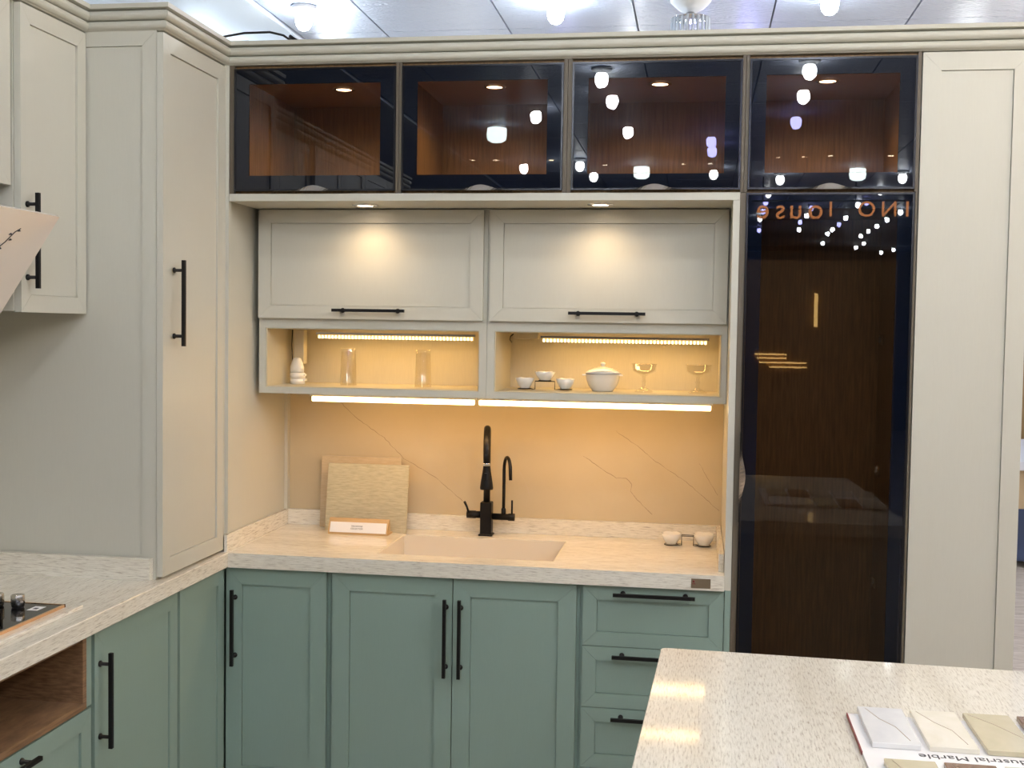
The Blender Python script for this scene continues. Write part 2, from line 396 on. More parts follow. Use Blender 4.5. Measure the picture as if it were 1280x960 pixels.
for y, t in ((-1.0, .73), (-1.012, .78), (-1.03, .66), (-.986, .82), (-1.05, .71), (-1.04, .61), (-1.07, .50), (-1.02, .64)):
    b.tube([onhood(y - .006, t - .01), onhood(y, t), onhood(y + .007, t - .004)], [.0006, .0028, .0006], 6)
part('plant_motif', b, 'ink', gl)

# ------------------------------------------------------------------ gas hob
hb = thing('gas_hob', 'black glass gas hob with copper trim and steel knobs on the left worktop', 'hob', (-.30, -1.2, .88))
part('glass_top', bx(-.50, -.104, -1.62, -.834, .8805, .887, bev=.001), 'black_glass', hb)
b = MB(); b.box(-.104, -.099, -1.62, -.829, .8805, .8885); b.box(-.50, -.099, -.834, -.829, .8805, .8885)
part('trim', b, 'gold_trim', hb)
def knob(x, y):
    k = part('knob', MB().lathe([(0, .034), (.0165, .034), (.0165, .0335), (.0175, .032), (.0175, .009), (.0165, .008), (.0165, .004), (0, .004)], (x, y, .887), 28), 'brushed_steel', hb)
    part('knob_base', MB().lathe([(0, .005), (.0145, .005), (.0155, 0), (0, 0)], (x, y, .887), 28), 'black_metal', k)
for x, y in ((-.203, -.883), (-.262, -.883), (-.321, -.883), (-.380, -.883)): knob(x, y)
part('rating_label', bx(-.165, -.135, -.905, -.862, .887, .8874), 'paper', hb)
part('label_print', bx(-.156, -.144, -.893, -.878, .8874, .8877), 'ink', hb)
for yc in (-1.13, -1.42):
    b = MB().lathe([(0, .018), (.03, .018), (.034, .012), (.05, .010), (.052, 0), (0, 0)], (-.30, yc, .887), 28); part('burner', b, 'black_satin', hb)
    b = MB(); s_ = .125
    for a, c in ((-s_, -s_), (s_, -s_), (s_, s_), (-s_, s_)):
        b.box(-.30 + a - .004, -.30 + a + .004, yc + c - .004, yc + c + .004, .887, .912)
    b.box(-.30 - s_, -.30 + s_, yc - s_ - .004, yc - s_ + .004, .904, .912); b.box(-.30 - s_, -.30 + s_, yc + s_ - .004, yc + s_ + .004, .904, .912)
    b.box(-.30 - s_ - .004, -.30 - s_ + .004, yc - s_, yc + s_, .904, .912); b.box(-.30 + s_ - .004, -.30 + s_ + .004, yc - s_, yc + s_, .904, .912)
    part('pan_support', b, 'black_metal', hb)

# ------------------------------------------------------------------ base cabinets
def base_cab(name, label, box, cat='cabinet'):
    t = thing(name, label, cat, ((box[0] + box[1]) / 2, (box[2] + box[3]) / 2, 0))
    part('body', bx(*box), 'sage_laminate', t); return t
ZT = .826; ZB = .10
t = base_cab('base_cabinet', 'sage green single-door base cabinet in the inner corner, handle on its left', (.024, .364, .0205, .575, .10, .830))
d = part('door', shaker(FF, .006, .354, ZB, ZT, .055), 'sage_laminate', t); part('handle', handle(FF, .038, .63), 'black_metal', d)
t = thing('sink_cabinet', 'sage green two-door base cabinet under the sink with paired bar handles', 'cabinet', (.78, .3, 0))
b = MB(); b.box(.365, .385, .0205, .575, .10, .830); b.box(1.175, 1.194, .0205, .575, .10, .830); b.box(.385, 1.175, .0205, .575, .10, .12); b.box(.385, 1.175, .555, .575, .12, .830); b.box(.385, 1.175, .0205, .04, .76, .830)
part('body', b, 'sage_laminate', t)
d = part('door', shaker(FF, .376, .7795, ZB, ZT, .058), 'sage_laminate', t); part('handle', handle(FF, .760, .634), 'black_metal', d)
d = part('door', shaker(FF, .7825, 1.184, ZB, ZT, .058), 'sage_laminate', t); part('handle', handle(FF, .8085, .634), 'black_metal', d)
t = base_cab('drawer_unit', 'sage green unit of stacked drawers at the right end of the worktop', (1.195, 1.649, .0205, .575, .10, .830))
for z0, z1, hz in ((.633, ZT, .805), (.434, .6305, .606), (.237, .4315, .406), (.10, .2345, .21)):
    d = part('drawer', shaker(FF, 1.205, 1.647, z0, z1, .045), 'sage_laminate', t)
    part('handle', handle(FF, 1.430, hz, vertical=False), 'black_metal', d)
t = base_cab('corner_filler_cabinet', 'narrow sage green corner panel without handle under the tall cabinet', (-.575, -.0205, -.351, .575, .10, .830))
part('door', shaker(SS, -.343, -.003, ZB, ZT, .05), 'sage_laminate', t)
t = base_cab('base_cabinet', 'sage green door cabinet of the left wing between the wooden niche and corner panel', (-.575, -.0205, -.874, -.352, .10, .830))
d = part('door', shaker(SS, -.858, -.361, ZB, ZT, .05), 'sage_laminate', t); part('handle', handle(SS, -.832, .637), 'black_metal', d)
t = thing('hob_cabinet', 'base cabinet under the hob with an open wooden niche above a sage drawer', 'cabinet', (-.3, -1.3, 0))
b = MB(); b.box(-.575, -.0, -.903, -.875, .64, .830); b.box(-.575, -.0205, -.903, -.875, .10, .64); b.box(-.575, -.0205, -1.74, -.903, .10, .636); b.box(-.575, .0, -1.74, -1.712, .64, .830)
part('body', b, 'sage_laminate', t)
b = MB(); y0, y1 = -1.711, -.904; z0, z1 = .638, .828
b.box(-.56, .002, y1 - .018, y1, z0, z1); b.box(-.56, .002, y0, y0 + .018, z0, z1); b.box(-.56, .002, y0 + .018, y1 - .018, z0, z0 + .018); b.box(-.56, -.004, y0 + .018, y1 - .018, z1 - .012, z1); b.box(-.56, -.545, y0 + .018, y1 - .018, z0 + .018, z1 - .012)
part('niche', b, 'wood_niche', t, label='brown wooden niche lining')
d = part('drawer', shaker(SS, -1.71, -.877, .36, .632, .05), 'sage_laminate', t); part('handle', handle(SS, -1.297, .606, vertical=False), 'black_metal', d)
d = part('drawer', shaker(SS, -1.71, -.877, .10, .357, .05), 'sage_laminate', t); part('handle', handle(SS, -1.297, .331, vertical=False), 'black_metal', d)
t = base_cab('base_cabinet', 'sage green two-door cabinet at the near end of the left wing, outside the view', (-.575, -.0205, -3.38, -1.742, .10, .830))
part('door', shaker(SS, -2.56, -1.745, ZB, ZT, .05), 'sage_laminate', t); part('door', shaker(SS, -3.378, -2.563, ZB, ZT, .05), 'sage_laminate', t)
b = MB(); b.box(-.60, -.06, -3.38, .58, 0, .0995); b.box(-.06, 1.649, .06, .58, 0, .0995)
part('baseboard_kick', b, 'black_satin', kind='structure')

# ------------------------------------------------------------------ end panel beside the tall glass cabinet
t = thing('end_panel', 'upright board between worktop alcove and tall dark glass cabinet, cream above, sage below', 'panel', (1.658, .3, 0))
part('upper_board', bx(1.6475, 1.668, 0, .598, .8305, 2.045), 'cream_laminate', t)
part('lower_board', bx(1.6495, 1.668, 0, .598, 0, .8300), 'sage_laminate', t, label='sage green lower board')
sf = part('soffit_shelf', bx(.011, 1.668, -.001, .598, 2.0455, 2.0695, bev=.001), 'cream_laminate', origin=(.84, .3, 2.045))
tag(sf, 'long cream shelf board under the glass cabinets with two lit downlights', 'shelf')

# ------------------------------------------------------------------ lift-up cabinets with lit niches
LF = fr('F', .23)
def lift_cab(x0, x1, n0, n1, d0, d1, hx, label):
    t = thing('lift_up_cabinet', label, 'cabinet', ((x0 + x1) / 2, .42, 1.40))
    b = MB(); yb = .25
    b.box(x0, x1, yb, .598, 1.6300, 1.648); b.box(x0, x1, yb, .598, 1.400, 1.4215)
    b.box(x0, n0, yb, .598, 1.4215, 1.6300); b.box(n1, x1, yb, .598, 1.4215, 1.6300)
    b.box(x0, x1, yb, .598, 1.648, 2.045)
    part('body', b, 'cream_laminate', t)
    b = MB(); e = .0006
    b.box(n0 + e, n0 + .004, yb + .004, .585, 1.4221, 1.6294); b.box(n1 - .004, n1 - e, yb + .004, .585, 1.4221, 1.6294)
    b.box(n0 + e, n1 - e, .585, .597, 1.4221, 1.6294); b.box(n0 + .004, n1 - .004, yb + .004, .585, 1.4221, 1.4245); b.box(n0 + .004, n1 - .004, yb + .004, .585, 1.627, 1.6294)
    part('niche_lining', b, 'cream_inside', t)
    d = part('flap_door', shaker(LF, d0, d1, 1.664, 2.040, .045), 'cream_laminate', t)
    part('handle', handle(LF, hx, 1.694, vertical=False), 'black_metal', d)
lift_cab(.021, .8365, .045, .811, .024, .824, .430, 'left cream lift-up cabinet whose niche holds two tumblers')
lift_cab(.8375, 1.646, .863, 1.628, .848, 1.641, 1.248, 'right cream lift-up cabinet whose niche holds a tureen and stemmed glasses')

# strips
def area(name, loc, sx, sy, power, col, parent, rot=(0, 0, 0)):
    l = bpy.data.lights.new(name, 'AREA'); l.shape = 'RECTANGLE'; l.size = sx; l.size_y = sy; l.energy = power; l.color = col
    o = bpy.data.objects.new(name, l); C.objects.link(o); o.parent = parent; o.location = Vector(loc) - origin_of(parent); o.rotation_euler = rot; return o
WARM = (1, .52, .15)
def strip(x0, x1, y, z, label, p, dots):
    t = thing('light_strip', label, 'light strip', ((x0 + x1) / 2, y, z))
    part('housing', bx(x0 - .006, x1 + .006, y - .008, y + .008, z, z + .008), 'brushed_steel' if dots else 'plastic_white', t)
    if dots:
        part('diffuser', bx(x0, x1, y - .007, y + .007, z - .013, z - .0001), 'strip_lens', t)
        b = MB(); n = int((x1 - x0) / .0125)
        for k in range(n):
            xc = x0 + (k + .5) * (x1 - x0) / n; b.box(xc - .0026, xc + .0026, y - .0082, y + .0082, z - .0136, z - .004)
        part('light_dots', b, 'dot_glow', t, kind='stuff')
    else: part('diffuser', bx(x0, x1, y - .007, y + .007, z - .018, z - .0001, bev=.003), 'strip_glow', t)
    area('strip_lamp', ((x0 + x1) / 2, y, z - (.0145 if dots else .021)), x1 - x0, .012, p, (1, .60, .20) if dots else WARM, t, (math.radians(0 if dots else 15), 0, 0))
strip(.171, .752, .45, 1.608, 'dotted warm light strip under the top of the left niche', STRIP_W * .72, True)
strip(1.002, 1.582, .45, 1.608, 'dotted warm light strip under the top of the right niche', STRIP_W * .72, True)
strip(.205, .790, .285, 1.391, 'bright light strip under the left lift-up cabinet', STRIP_W, False)
strip(.806, 1.598, .285, 1.391, 'bright light strip under the right lift-up cabinet', STRIP_W * 1.3, False)

# ------------------------------------------------------------------ downlights
def downlight(x, y, z, label, r=.043, p=SPOT_W, col=(1, .70, .40), angle=150, group=None):
    t = thing('downlight', label, 'downlight', (x, y, z), group)
    part('trim_ring', MB().lathe([(r, 0), (r, -.003), (r * .72, -.005), (r * .70, -.0005)], (x, y, z), 28), 'chrome', t)
    part('lens', MB().lathe([(0, -.0005), (r * .69, -.0005), (r * .69, -.002), (0, -.002)], (x, y, z), 24), 'spot_lens', t)
    l = bpy.data.lights.new('spot', 'SPOT'); l.energy = p; l.color = col; l.spot_size = math.radians(angle); l.spot_blend = 1.0; l.shadow_soft_size = .02
    o = bpy.data.objects.new('spot_lamp', l); C.objects.link(o); o.parent = t; o.location = (0, 0, -.012)
    return t
downlight(.439, .125, 2.0455, 'lit round downlight in the shelf board above the left lift-up cabinet')
downlight(1.229, .110, 2.0455, 'lit round downlight in the shelf board above the right lift-up cabinet')

# ------------------------------------------------------------------ glass-fronted top cabinets
def glass_door(t, x0, x1, z0, z1, bd, pane, pull):
    d = part('door_frame', MB().box(x0, x0 + .006, -.002, .018, z0, z1).box(x1 - .006, x1, -.002, .018, z0, z1).box(x0 + .006, x1 - .006, -.002, .018, z0, z0 + .006).box(x0 + .006, x1 - .006, -.002, .018, z1 - .006, z1), 'edge_dark', t)
    a, c, e, g = x0 + .0065, x1 - .0065, z0 + .0065, z1 - .0065
    b = MB()
    for r in ((a, a + bd, e, g), (c - bd, c, e, g), (a + bd, c - bd, e, e + bd), (a + bd, c - bd, g - bd, g)): b.box(r[0], r[1], 0, .006, r[2], r[3])
    part('dark_border', b, 'frit', d)
    part('pane', bx(a + bd + .0002, c - bd - .0002, 0, .005, e + bd + .0002, g - bd - .0002), pane, d)
    if pull == 'bottom':
        xc = (x0 + x1) / 2; w_ = .13; b = MB(); n = 24; lo = []; hi = []
        for k in range(n + 1):
            u = -w_ + 2 * w_ * k / n; h = .0022 + .017 * (math.exp(-(u / .045) ** 2))
            lo.append((xc + u, z0 - .001)); hi.append((xc + u, z0 - .001 + h))
        for k in range(n):
            b.hexa([(lo[k][0], -.0035, lo[k][1]), (lo[k + 1][0], -.0035, lo[k + 1][1]), (hi[k + 1][0], -.0035, hi[k + 1][1]), (hi[k][0], -.0035, hi[k][1]),
                    (lo[k][0], -.016, lo[k][1]), (lo[k + 1][0], -.016, lo[k + 1][1]), (hi[k + 1][0], -.006, hi[k + 1][1]), (hi[k][0], -.006, hi[k][1])])
        part('pull', b, 'handle_alu', d)
    else:
        b = MB(); n = 24; P = []; zc = 1.19; w_ = .14
        for k in range(n + 1):
            u = -w_ + 2 * w_ * k / n; P.append((x0 - .001 + .0022 + .016 * math.exp(-(u / .06) ** 2), zc + u))
        for k in range(n):
            b.hexa([(x0 - .002, -.0035, P[k][1]), (x0 - .002, -.0035, P[k + 1][1]), (P[k + 1][0], -.0035, P[k + 1][1]), (P[k][0], -.0035, P[k][1]),
                    (x0 - .002, -.016, P[k][1]), (x0 - .002, -.016, P[k + 1][1]), (P[k + 1][0], -.006, P[k + 1][1]), (P[k][0], -.006, P[k][1])])
        part('pull', b, 'handle_alu', d)
    return d
def wood_box(t, x0, x1, z0, z1):
    b = MB(); e = .018
    b.box(x0, x0 + e, .0195, .598, z0, z1); b.box(x1 - e, x1, .0195, .598, z0, z1); b.box(x0 + e, x1 - e, .0195, .598, z0, z0 + e)
    b.box(x0 + e, x1 - e, .0195, .598, z1 - e - .012, z1); b.box(x0 + e, x1 - e, .575, .598, z0 + e, z1 - e - .012)
    part('wooden_body', b, 'wood_inside', t)
    b = MB(); b.box(x0, x0 + .0115, .0, .0190, z0, z1); b.box(x1 - .0115, x1, .0, .0190, z0, z1)
    return b
spans = [(.011, .5835, .028, .573, 'leftmost of the four dark glass cabinets, reflecting the left crown moulding'),
         (.584, 1.1285, .594, 1.115, 'second dark glass cabinet from the left, above the tap'),
         (1.129, 1.6775, 1.143, 1.667, 'third dark glass cabinet from the left, above the right lift-up cabinet'),
         (1.678, 2.194, 1.689, 2.183, 'rightmost dark glass cabinet, above the tall glass door')]
DLX = [.323, .851, 1.407, 1.946]
for k, (a, c, g0, g1, lab) in enumerate(spans):
    t = thing('glass_cabinet', lab, 'cabinet', ((a + c) / 2, .3, 2.07))
    wood_box(t, a, c, 2.0702, 2.4875)
    b = MB(); b.box(a + .0005, g0 - .001, .002, .0190, 2.0702, 2.4875); part('front_edge', b, 'carcass_edge', t)
    part('front_edge', bx(g1 + .001, c - .0005, .002, .0190, 2.0702, 2.4875), 'carcass_edge', t)
    glass_door(t, g0, g1, 2.078, 2.476, .044, 'pane_tinted', 'bottom')
    downlight(DLX[k], .25, 2.4572, 'small lit downlight inside the roof of the %s dark glass cabinet' % ['leftmost', 'second', 'third', 'rightmost'][k], r=.039, p=6, col=(1, .80, .60), angle=150)
t = thing('tall_glass_cabinet', 'full-height dark glass door cabinet with wooden inside, right of the worktop', 'cabinet', (1.93, .3, 0))
wood_box(t, 1.6685, 2.194, .02, 2.0690).bm.free()
b = MB(); b.box(1.6690, 1.686, .002, .0190, .02, 2.0690); part('front_edge', bx(2.187, 2.1935, .002, .0190, .02, 2.0690), 'carcass_edge', t)
part('front_edge', b, 'carcass_edge', t)
glass_door(t, 1.687, 2.185, .06, 2.068, .042, 'pane_dark', 'side')
for z in (1.62, 1.17, .78, .3):
    b = MB(); b.box(2.166, 2.1755, .50, .55, z - .01, z + .01); b.box(2.170, 2.1755, .44, .50, z - .018, z + .018)
    part('hinge', b, 'chrome', t)

# ------------------------------------------------------------------ right cream tall cabinet
t = thing('tall_cabinet', 'tall plain cream panelled cabinet at the right end of the kitchen', 'cabinet', (2.36, .3, 0))
part('body', bx(2.1955, 2.512, .0205, .598, .02, 2.487), 'cream_laminate', t)
part('door', shaker(FF, 2.197, 2.512, .02, 2.484, .054), 'cream_laminate', t)

# ------------------------------------------------------------------ tap
tp = thing('kitchen_tap', 'black pull-down kitchen tap with a thin filter spout behind the sink', 'tap', (.79, .51, .88))
X, Y = .797, .515
part('body', MB().box(X - .021, X + .021, Y - .021, Y + .021, .8805, 1.004, bev=.003).box(X - .026, X + .026, Y - .026, Y + .026, .8803, .887, bev=.002), 'black_metal', tp)
arc = [(X, Y, 1.004), (X, Y, 1.10), (X, Y, 1.195)]
for k in range(1, 13):
    a = math.pi * k / 12; arc.append((X + .028 * (1 - math.cos(a)) * .5, Y - .085 * (1 - math.cos(a)), 1.195 + .085 * math.sin(a)))
arc += [(X + .029, Y - .171, 1.165)]
part('spout', MB().tube(arc, .0125, 14), 'black_metal', tp)
hx, hy_ = X + .029, Y - .171
part('ring', MB().lathe([(.0135, 0), (.0145, .002), (.0145, .007), (.0135, .009)], (hx, hy_, 1.157), 20), 'chrome', tp, label='bright chrome ring')
part('spray_head', MB().lathe([(0, .004), (.0125, .004), (.0125, 0), (.015, -.02), (.0215, -.062), (.0235, -.078), (.0225, -.084), (.018, -.084), (0, -.082)], (hx, hy_, 1.157), 24).box(hx - .005, hx + .005, hy_ - .0225, hy_ - .014, 1.108, 1.132), 'black_metal', tp)
part('left_valve', MB().lathe([(0, 0), (.0145, 0), (.0145, .032), (.013, .034), (.013, .05), (0, .05)], (X - .073, Y, .955), 20, 'x'), 'black_metal', tp)
part('lever', MB().tube([(X - .066, Y - .010, .965), (X - .070, Y - .02, .985), (X - .077, Y - .03, 1.005)], [.004, .004, .005], 8), 'black_metal', tp)
part('right_valve', MB().lathe([(0, 0), (.012, 0), (.012, .06), (.014, .062), (.014, .084), (0, .084)], (X + .02, Y, .950), 20, 'x'), 'black_metal', tp)
fx = X + .063
fa = [(fx, Y, .958), (fx, Y, 1.05), (fx, Y, 1.125)]
for k in range(1, 11):
    a = math.radians(160) * k / 10; fa.append((fx + .017 * (1 - math.cos(a)), Y - .034 * (1 - math.cos(a)), 1.125 + .048 * math.sin(a)))
fa.append((fx + .036, Y - .074, 1.095))
part('filter_spout', MB().tube(fa, [.006] * (len(fa) - 2) + [.0065, .0062], 12).lathe([(.008, 0), (.0085, .002), (.0085, .02), (.006, .023)], (fx, Y, .96), 16), 'black_metal', tp)
part('filter_lever', MB().tube([(X + .094, Y, .96), (X + .094, Y, 1.012)], .0035, 8), 'black_metal', tp)

# ------------------------------------------------------------------ stone samples and label holder
def leaning(name, x0, x1, y, z0, h, m, label, lean=.03, th=.008):
    b = MB(); b.hexa([(x0, y, z0), (x1, y, z0), (x1, y + lean, z0 + h), (x0, y + lean, z0 + h), (x0, y + th, z0), (x1, y + th, z0), (x1, y + lean + th, z0 + h), (x0, y + lean + th, z0 + h)])
    o = part(name, b, m, origin=((x0 + x1) / 2, y, z0)); tag(o, label, 'stone sample'); return o
m = mat('sample_front', srgb(180, 170, 150), .3); noise_mix(m, srgb(166, 158, 132), srgb(192, 184, 156), (5, 5, 40), 6, 8, .3, .62)
m = mat('sample_back', srgb(200, 182, 150), .3); noise_mix(m, srgb(190, 170, 138), srgb(206, 188, 158), (5, 5, 40), 6, 8, .3, .7)
leaning('stone_sample', .150, .458, .545, .8805, .268, 'sample_back', 'stone sample board behind the front one, leaning on the marble wall', .024)
leaning('stone_sample', .193, .503, .475, .8805, .246, 'sample_front', 'front greyish stone sample board standing behind the label holder', .042)
lh = thing('label_holder', 'small wooden holder with a white printed card before the stone samples', 'label holder', (.335, .43, .88))
b = MB(); b.hexa([(.228, .405, .8805), (.452, .405, .8805), (.452, .405, .8865), (.228, .405, .8865), (.228, .475, .8805), (.452, .475, .8805), (.452, .475, .8865), (.228, .475, .8865)])
b.hexa([(.228, .405, .8865), (.452, .405, .8865), (.452, .425, .936), (.228, .425, .936), (.228, .440, .8865), (.452, .440, .8865), (.452, .440, .936), (.228, .440, .936)])
part('wooden_block', b, 'label_wood', lh)
b = MB(); b.hexa([(.234, .4045, .8880), (.446, .4045, .8880), (.446, .4190, .9235), (.234, .4190, .9235), (.234, .4065, .8880), (.446, .4065, .8880), (.446, .4210, .9235), (.234, .4210, .9235)])
cd = part('card', b, 'paper', lh)
def text(name, s, size, mx, m, parent, ext=.0002, align='CENTER'):
    cu = bpy.data.curves.new('t', 'FONT'); cu.body = s; cu.size = size; cu.align_x = align; cu.align_y = 'CENTER'; cu.extrude = ext
    tmp = bpy.data.objects.new('t', cu); C.objects.link(tmp); bpy.context.view_layer.update()
    me = bpy.data.meshes.new_from_object(tmp.evaluated_get(bpy.context.evaluated_depsgraph_get())); bpy.data.objects.remove(tmp)
    me.transform(mx); me.transform(Matrix.Translation(-origin_of(parent))) if parent is not None else None
    me.materials.clear(); me.materials.append(M[m]); o = bpy.data.objects.new(name, me); link(o, parent); return o
tilt = math.atan2(.0355, .0145)
for s_, zz in (('TRAVERTINE', .910), ('COLLECTION', .9015)):
    yy = .4045 + (zz - .888) * .0145 / .0355 - .0006
    text('card_text', s_, .0075, Matrix.Translation((.335, yy, zz)) @ Matrix.Rotation(tilt, 4, 'X'), 'ink', cd)

# ------------------------------------------------------------------ crockery
def bowl_mb(c, r=.034, h=.036, flutes=0):
    b = MB(); b.lathe([(0, .003), (r * .42, .003), (r * .5, 0), (r * .52, .002), (r * .80, h * .45), (r, h), (r * .96, h * 1.0), (r * .74, h * .5), (r * .4, .008), (0, .007)], c, 24)
    if flutes:
        for v in b.bm.verts:
            a = math.atan2(v.co.y - c[1], v.co.x - c[0]); rr = math.hypot(v.co.x - c[0], v.co.y - c[1])
            if v.co.z - c[2] > h * .4: v.co.z += .0012 * math.cos(a * flutes) * rr / r
    return b
def bowl(c, label, r=.034, h=.036, group=None):
    o = part('bowl', bowl_mb(c, r, h, 6), 'porcelain', origin=c); tag(o, label, 'bowl', group)
SH = 1.4248
def ring_pts(cx, cy, z, r, n=24): return [(cx + r * math.cos(2 * math.pi * k / n), cy + r * math.sin(2 * math.pi * k / n), z) for k in range(n + 1)]
yk = .40
t = thing('wire_bowl_rack', 'black wire rack carrying three small white bowls in the right niche', 'rack', (1.02, yk, SH))
b = MB()
for cx in (.948, 1.092): b.tube(ring_pts(cx, yk, SH + .004, .024), .0016, 6)
b.tube([(.972, yk, SH + .003), (.985, yk, SH + .003), (.985, yk, SH + .031), (1.055, yk, SH + .031), (1.055, yk, SH + .003), (1.068, yk, SH + .003)], .0018, 6)
b.tube(ring_pts(1.02, yk, SH + .0335, .022), .0016, 6)
part('wire_frame', b, 'black_metal', t)
bowl((.948, yk, SH + .006), 'left small white bowl on the wire rack in the right niche')
bowl((1.092, yk, SH + .006), 'right small white bowl on the wire rack in the right niche, beside the tureen')
bowl((1.020, yk, SH + .035), 'small white bowl raised in the middle of the wire rack in the niche', .037, .030)
t = thing('wire_bowl_rack', 'black wire rack with two small bowls on the worktop beside the end panel', 'rack', (1.545, .49, .8805))
b = MB(); yr = .470
for cx in (1.472, 1.586): b.tube(ring_pts(cx, yr, .884, .024), .0016, 6)
for yo in (-.012, .012):
    b.tube([(1.496, yr + yo, .884), (1.508, yr + yo, .884), (1.508, yr + yo, .917), (1.550, yr + yo, .917), (1.550, yr + yo, .884), (1.562, yr + yo, .884)], .0016, 6)
b.tube([(1.508, yr, .917)] + [(1.529 + .021 * math.cos(a), yr + .012 * math.sin(a), .917) for a in [math.pi - 2 * math.pi * k / 16 for k in range(17)]], .0014, 6)
part('wire_frame', b, 'black_metal', t)
bowl((1.472, yr, .886), 'left small white bowl of the pair on the worktop beside the end panel', .036, .038)
bowl((1.586, yr, .886), 'right small white bowl of the pair on the worktop, against the end panel', .038, .040)
# tureen
t = thing('tureen', 'white lidded porcelain tureen in the middle of the right niche', 'pot', (1.222, .42, SH)); cx, cy = 1.222, .42
b = MB().lathe([(0, .002), (.034, .002), (.036, 0), (.038, .003), (.050, .018), (.058, .040), (.060, .058), (.062, .060), (.0575, .061), (.054, .040), (.03, .01), (0, .008)], (cx, cy, SH), 36)
part('pot', b, 'porcelain', t)
for s_ in (-1, 1): part('side_grip', bx(min(cx + s_ * .057, cx + s_ * .072), max(cx + s_ * .057, cx + s_ * .072), cy - .016, cy + .016, SH + .054, SH + .060, bev=.002, seg=2), 'porcelain', t)
ld = part('lid', MB().lathe([(.0615, .0625), (.0625, .065), (.05, .074), (.03, .082), (.012, .086), (0, .0865), (0, .082), (.03, .078), (.057, .0625)], (cx, cy, SH), 36), 'porcelain', t)
part('knob', MB().lathe([(0, .086), (.007, .086), (.0075, .092), (.0095, .098), (.007, .101), (0, .1015)], (cx, cy, SH), 18), 'porcelain', ld)
# glasses
def tumbler(x, y, label):
    b = MB().lathe([(0, .134), (.026, .134), (.0268, .131), (.0305, .002), (.0310, 0), (.0290, 0), (.0248, .122), (0, .124)], (x, y, SH), 24)
    o = part('tumbler', b, 'clear_glass', origin=(x, y, SH)); tag(o, label, 'glass', 'tumblers in the left niche')
tumbler(.302, .40, 'tall clear tumbler on the left in the left niche, nearer the white plug')
tumbler(.579, .40, 'tall clear tumbler on the right in the left niche')
def coupe(x, y, label):
    b = MB().lathe([(0, .002), (.030, 0), (.033, .003), (.018, .010), (.008, .018), (.006, .030), (.009, .038), (.006, .046), (.008, .056), (.020, .062), (.040, .074), (.043, .096), (.046, .099), (.044, .100), (.040, .096), (.036, .077), (.016, .066), (0, .063)], (x, y, SH), 28)
    for v in b.bm.verts:
        a = math.atan2(v.co.y - y, v.co.x - x); hz_ = v.co.z - SH
        if hz_ > .068 or hz_ < .012: v.co.x += .0015 * math.cos(a * 7) * math.cos(a); v.co.y += .0015 * math.cos(a * 7) * math.sin(a)
    o = part('stemmed_glass', b, 'clear_glass', origin=(x, y, SH)); tag(o, label, 'glass', 'stemmed glasses in the right niche')
coupe(1.366, .41, 'clear stemmed dessert glass beside the tureen')
coupe(1.552, .41, 'clear stemmed dessert glass at the right end of the right niche')
# led drivers and plug
t = thing('led_driver', 'upright beige power box hanging at the left of the left niche', 'power box', (.092, .48, 1.51))
part('box', bx(.072, .112, .463, .50, 1.498, 1.624, bev=.002), 'cream_inside', t)
part('cable', MB().tube([(.069, .46, 1.624), (.067, .458, 1.57), (.071, .458, 1.50), (.078, .452, 1.475)], .0022, 8), 'cable_black', t)
t = thing('led_driver', 'flat beige power box beside the light strip in the right niche', 'power box', (.944, .47, 1.61))
part('box', bx(.895, .985, .45, .49, 1.603, 1.6265, bev=.002), 'cream_inside', t)
part('cable', MB().tube([(.897, .447, 1.62), (.885, .46, 1.612), (.878, .49, 1.60), (.872, .57, 1.59)], .0022, 8), 'cable_black', t)
t = thing('plug_adapter', 'white stacked plug adapter standing below the beige box in the left niche', 'plug', (.098, .44, SH))
part('socket', MB().lathe([(0, 0), (.027, 0), (.027, .018), (.025, .019), (.025, .021), (.028, .022), (.028, .040), (.024, .042), (0, .042)], (.098, .435, SH), 20), 'plastic_white', t)
part('plug', MB().lathe([(0, 0), (.0255, 0), (.026, .018), (.021, .036), (.014, .052), (.008, .054), (0, .052)], (.096, .435, SH + .0425), 20, squash=(1, .8)), 'plastic_white', t)
b = MB().box(.123, .131, .425, .445, SH + .012, SH + .020).box(.121, .129, .425, .445, SH + .030, SH + .037)
part('pins', b, 'plastic_white', t)

# ------------------------------------------------------------------ island and sample board
def rot(x, y, a=math.radians(-2.0), ox=1.480, oy=-.965):
    return (ox + x * math.cos(a) - y * math.sin(a), oy + x * math.sin(a) + y * math.cos(a))
W_, D_ = .90, 1.50
isl = thing('island', 'light stone-topped island in the right foreground', 'island', (*rot(W_ / 2, -D_ / 2), 0))
def slab(b, x0, x1, y0, y1, z0, z1, r=.012):
    P = []
    for cx, cy, a0 in ((x1 - r, y1 - r, 0), (x0 + r, y1 - r, 90), (x0 + r, y0 + r, 180), (x1 - r, y0 + r, 270)):
        for k in range(5): a = math.radians(a0 + 22.5 * k); P.append(rot(cx + r * math.cos(a), cy + r * math.sin(a)))
    e = .002; ctr = rot((x0 + x1) / 2, (y0 + y1) / 2)
    def ring(z, s): return [b.bm.verts.new((ctr[0] + (p[0] - ctr[0]) * s, ctr[1] + (p[1] - ctr[1]) * s, z)) for p in P]
    rs = [ring(z0, 1), ring(z1 - e, 1), ring(z1 - e * .3, .9988), ring(z1, .9962)]
    n = len(P)
    b.bm.faces.new(rs[0][::-1]); b.bm.faces.new(rs[-1])
    for a_, c_ in zip(rs, rs[1:]):
        for k in range(n): b.bm.faces.new([a_[k], a_[(k + 1) % n], c_[(k + 1) % n], c_[k]])
    return b
part('stone_top', slab(MB(), 0, W_, -D_, 0, .85, .90), 'stone_island', isl)
part('body', slab(MB(), .03, W_ - .03, -D_ + .03, -.03, .0, .8495, .003), 'cream_laminate', isl)
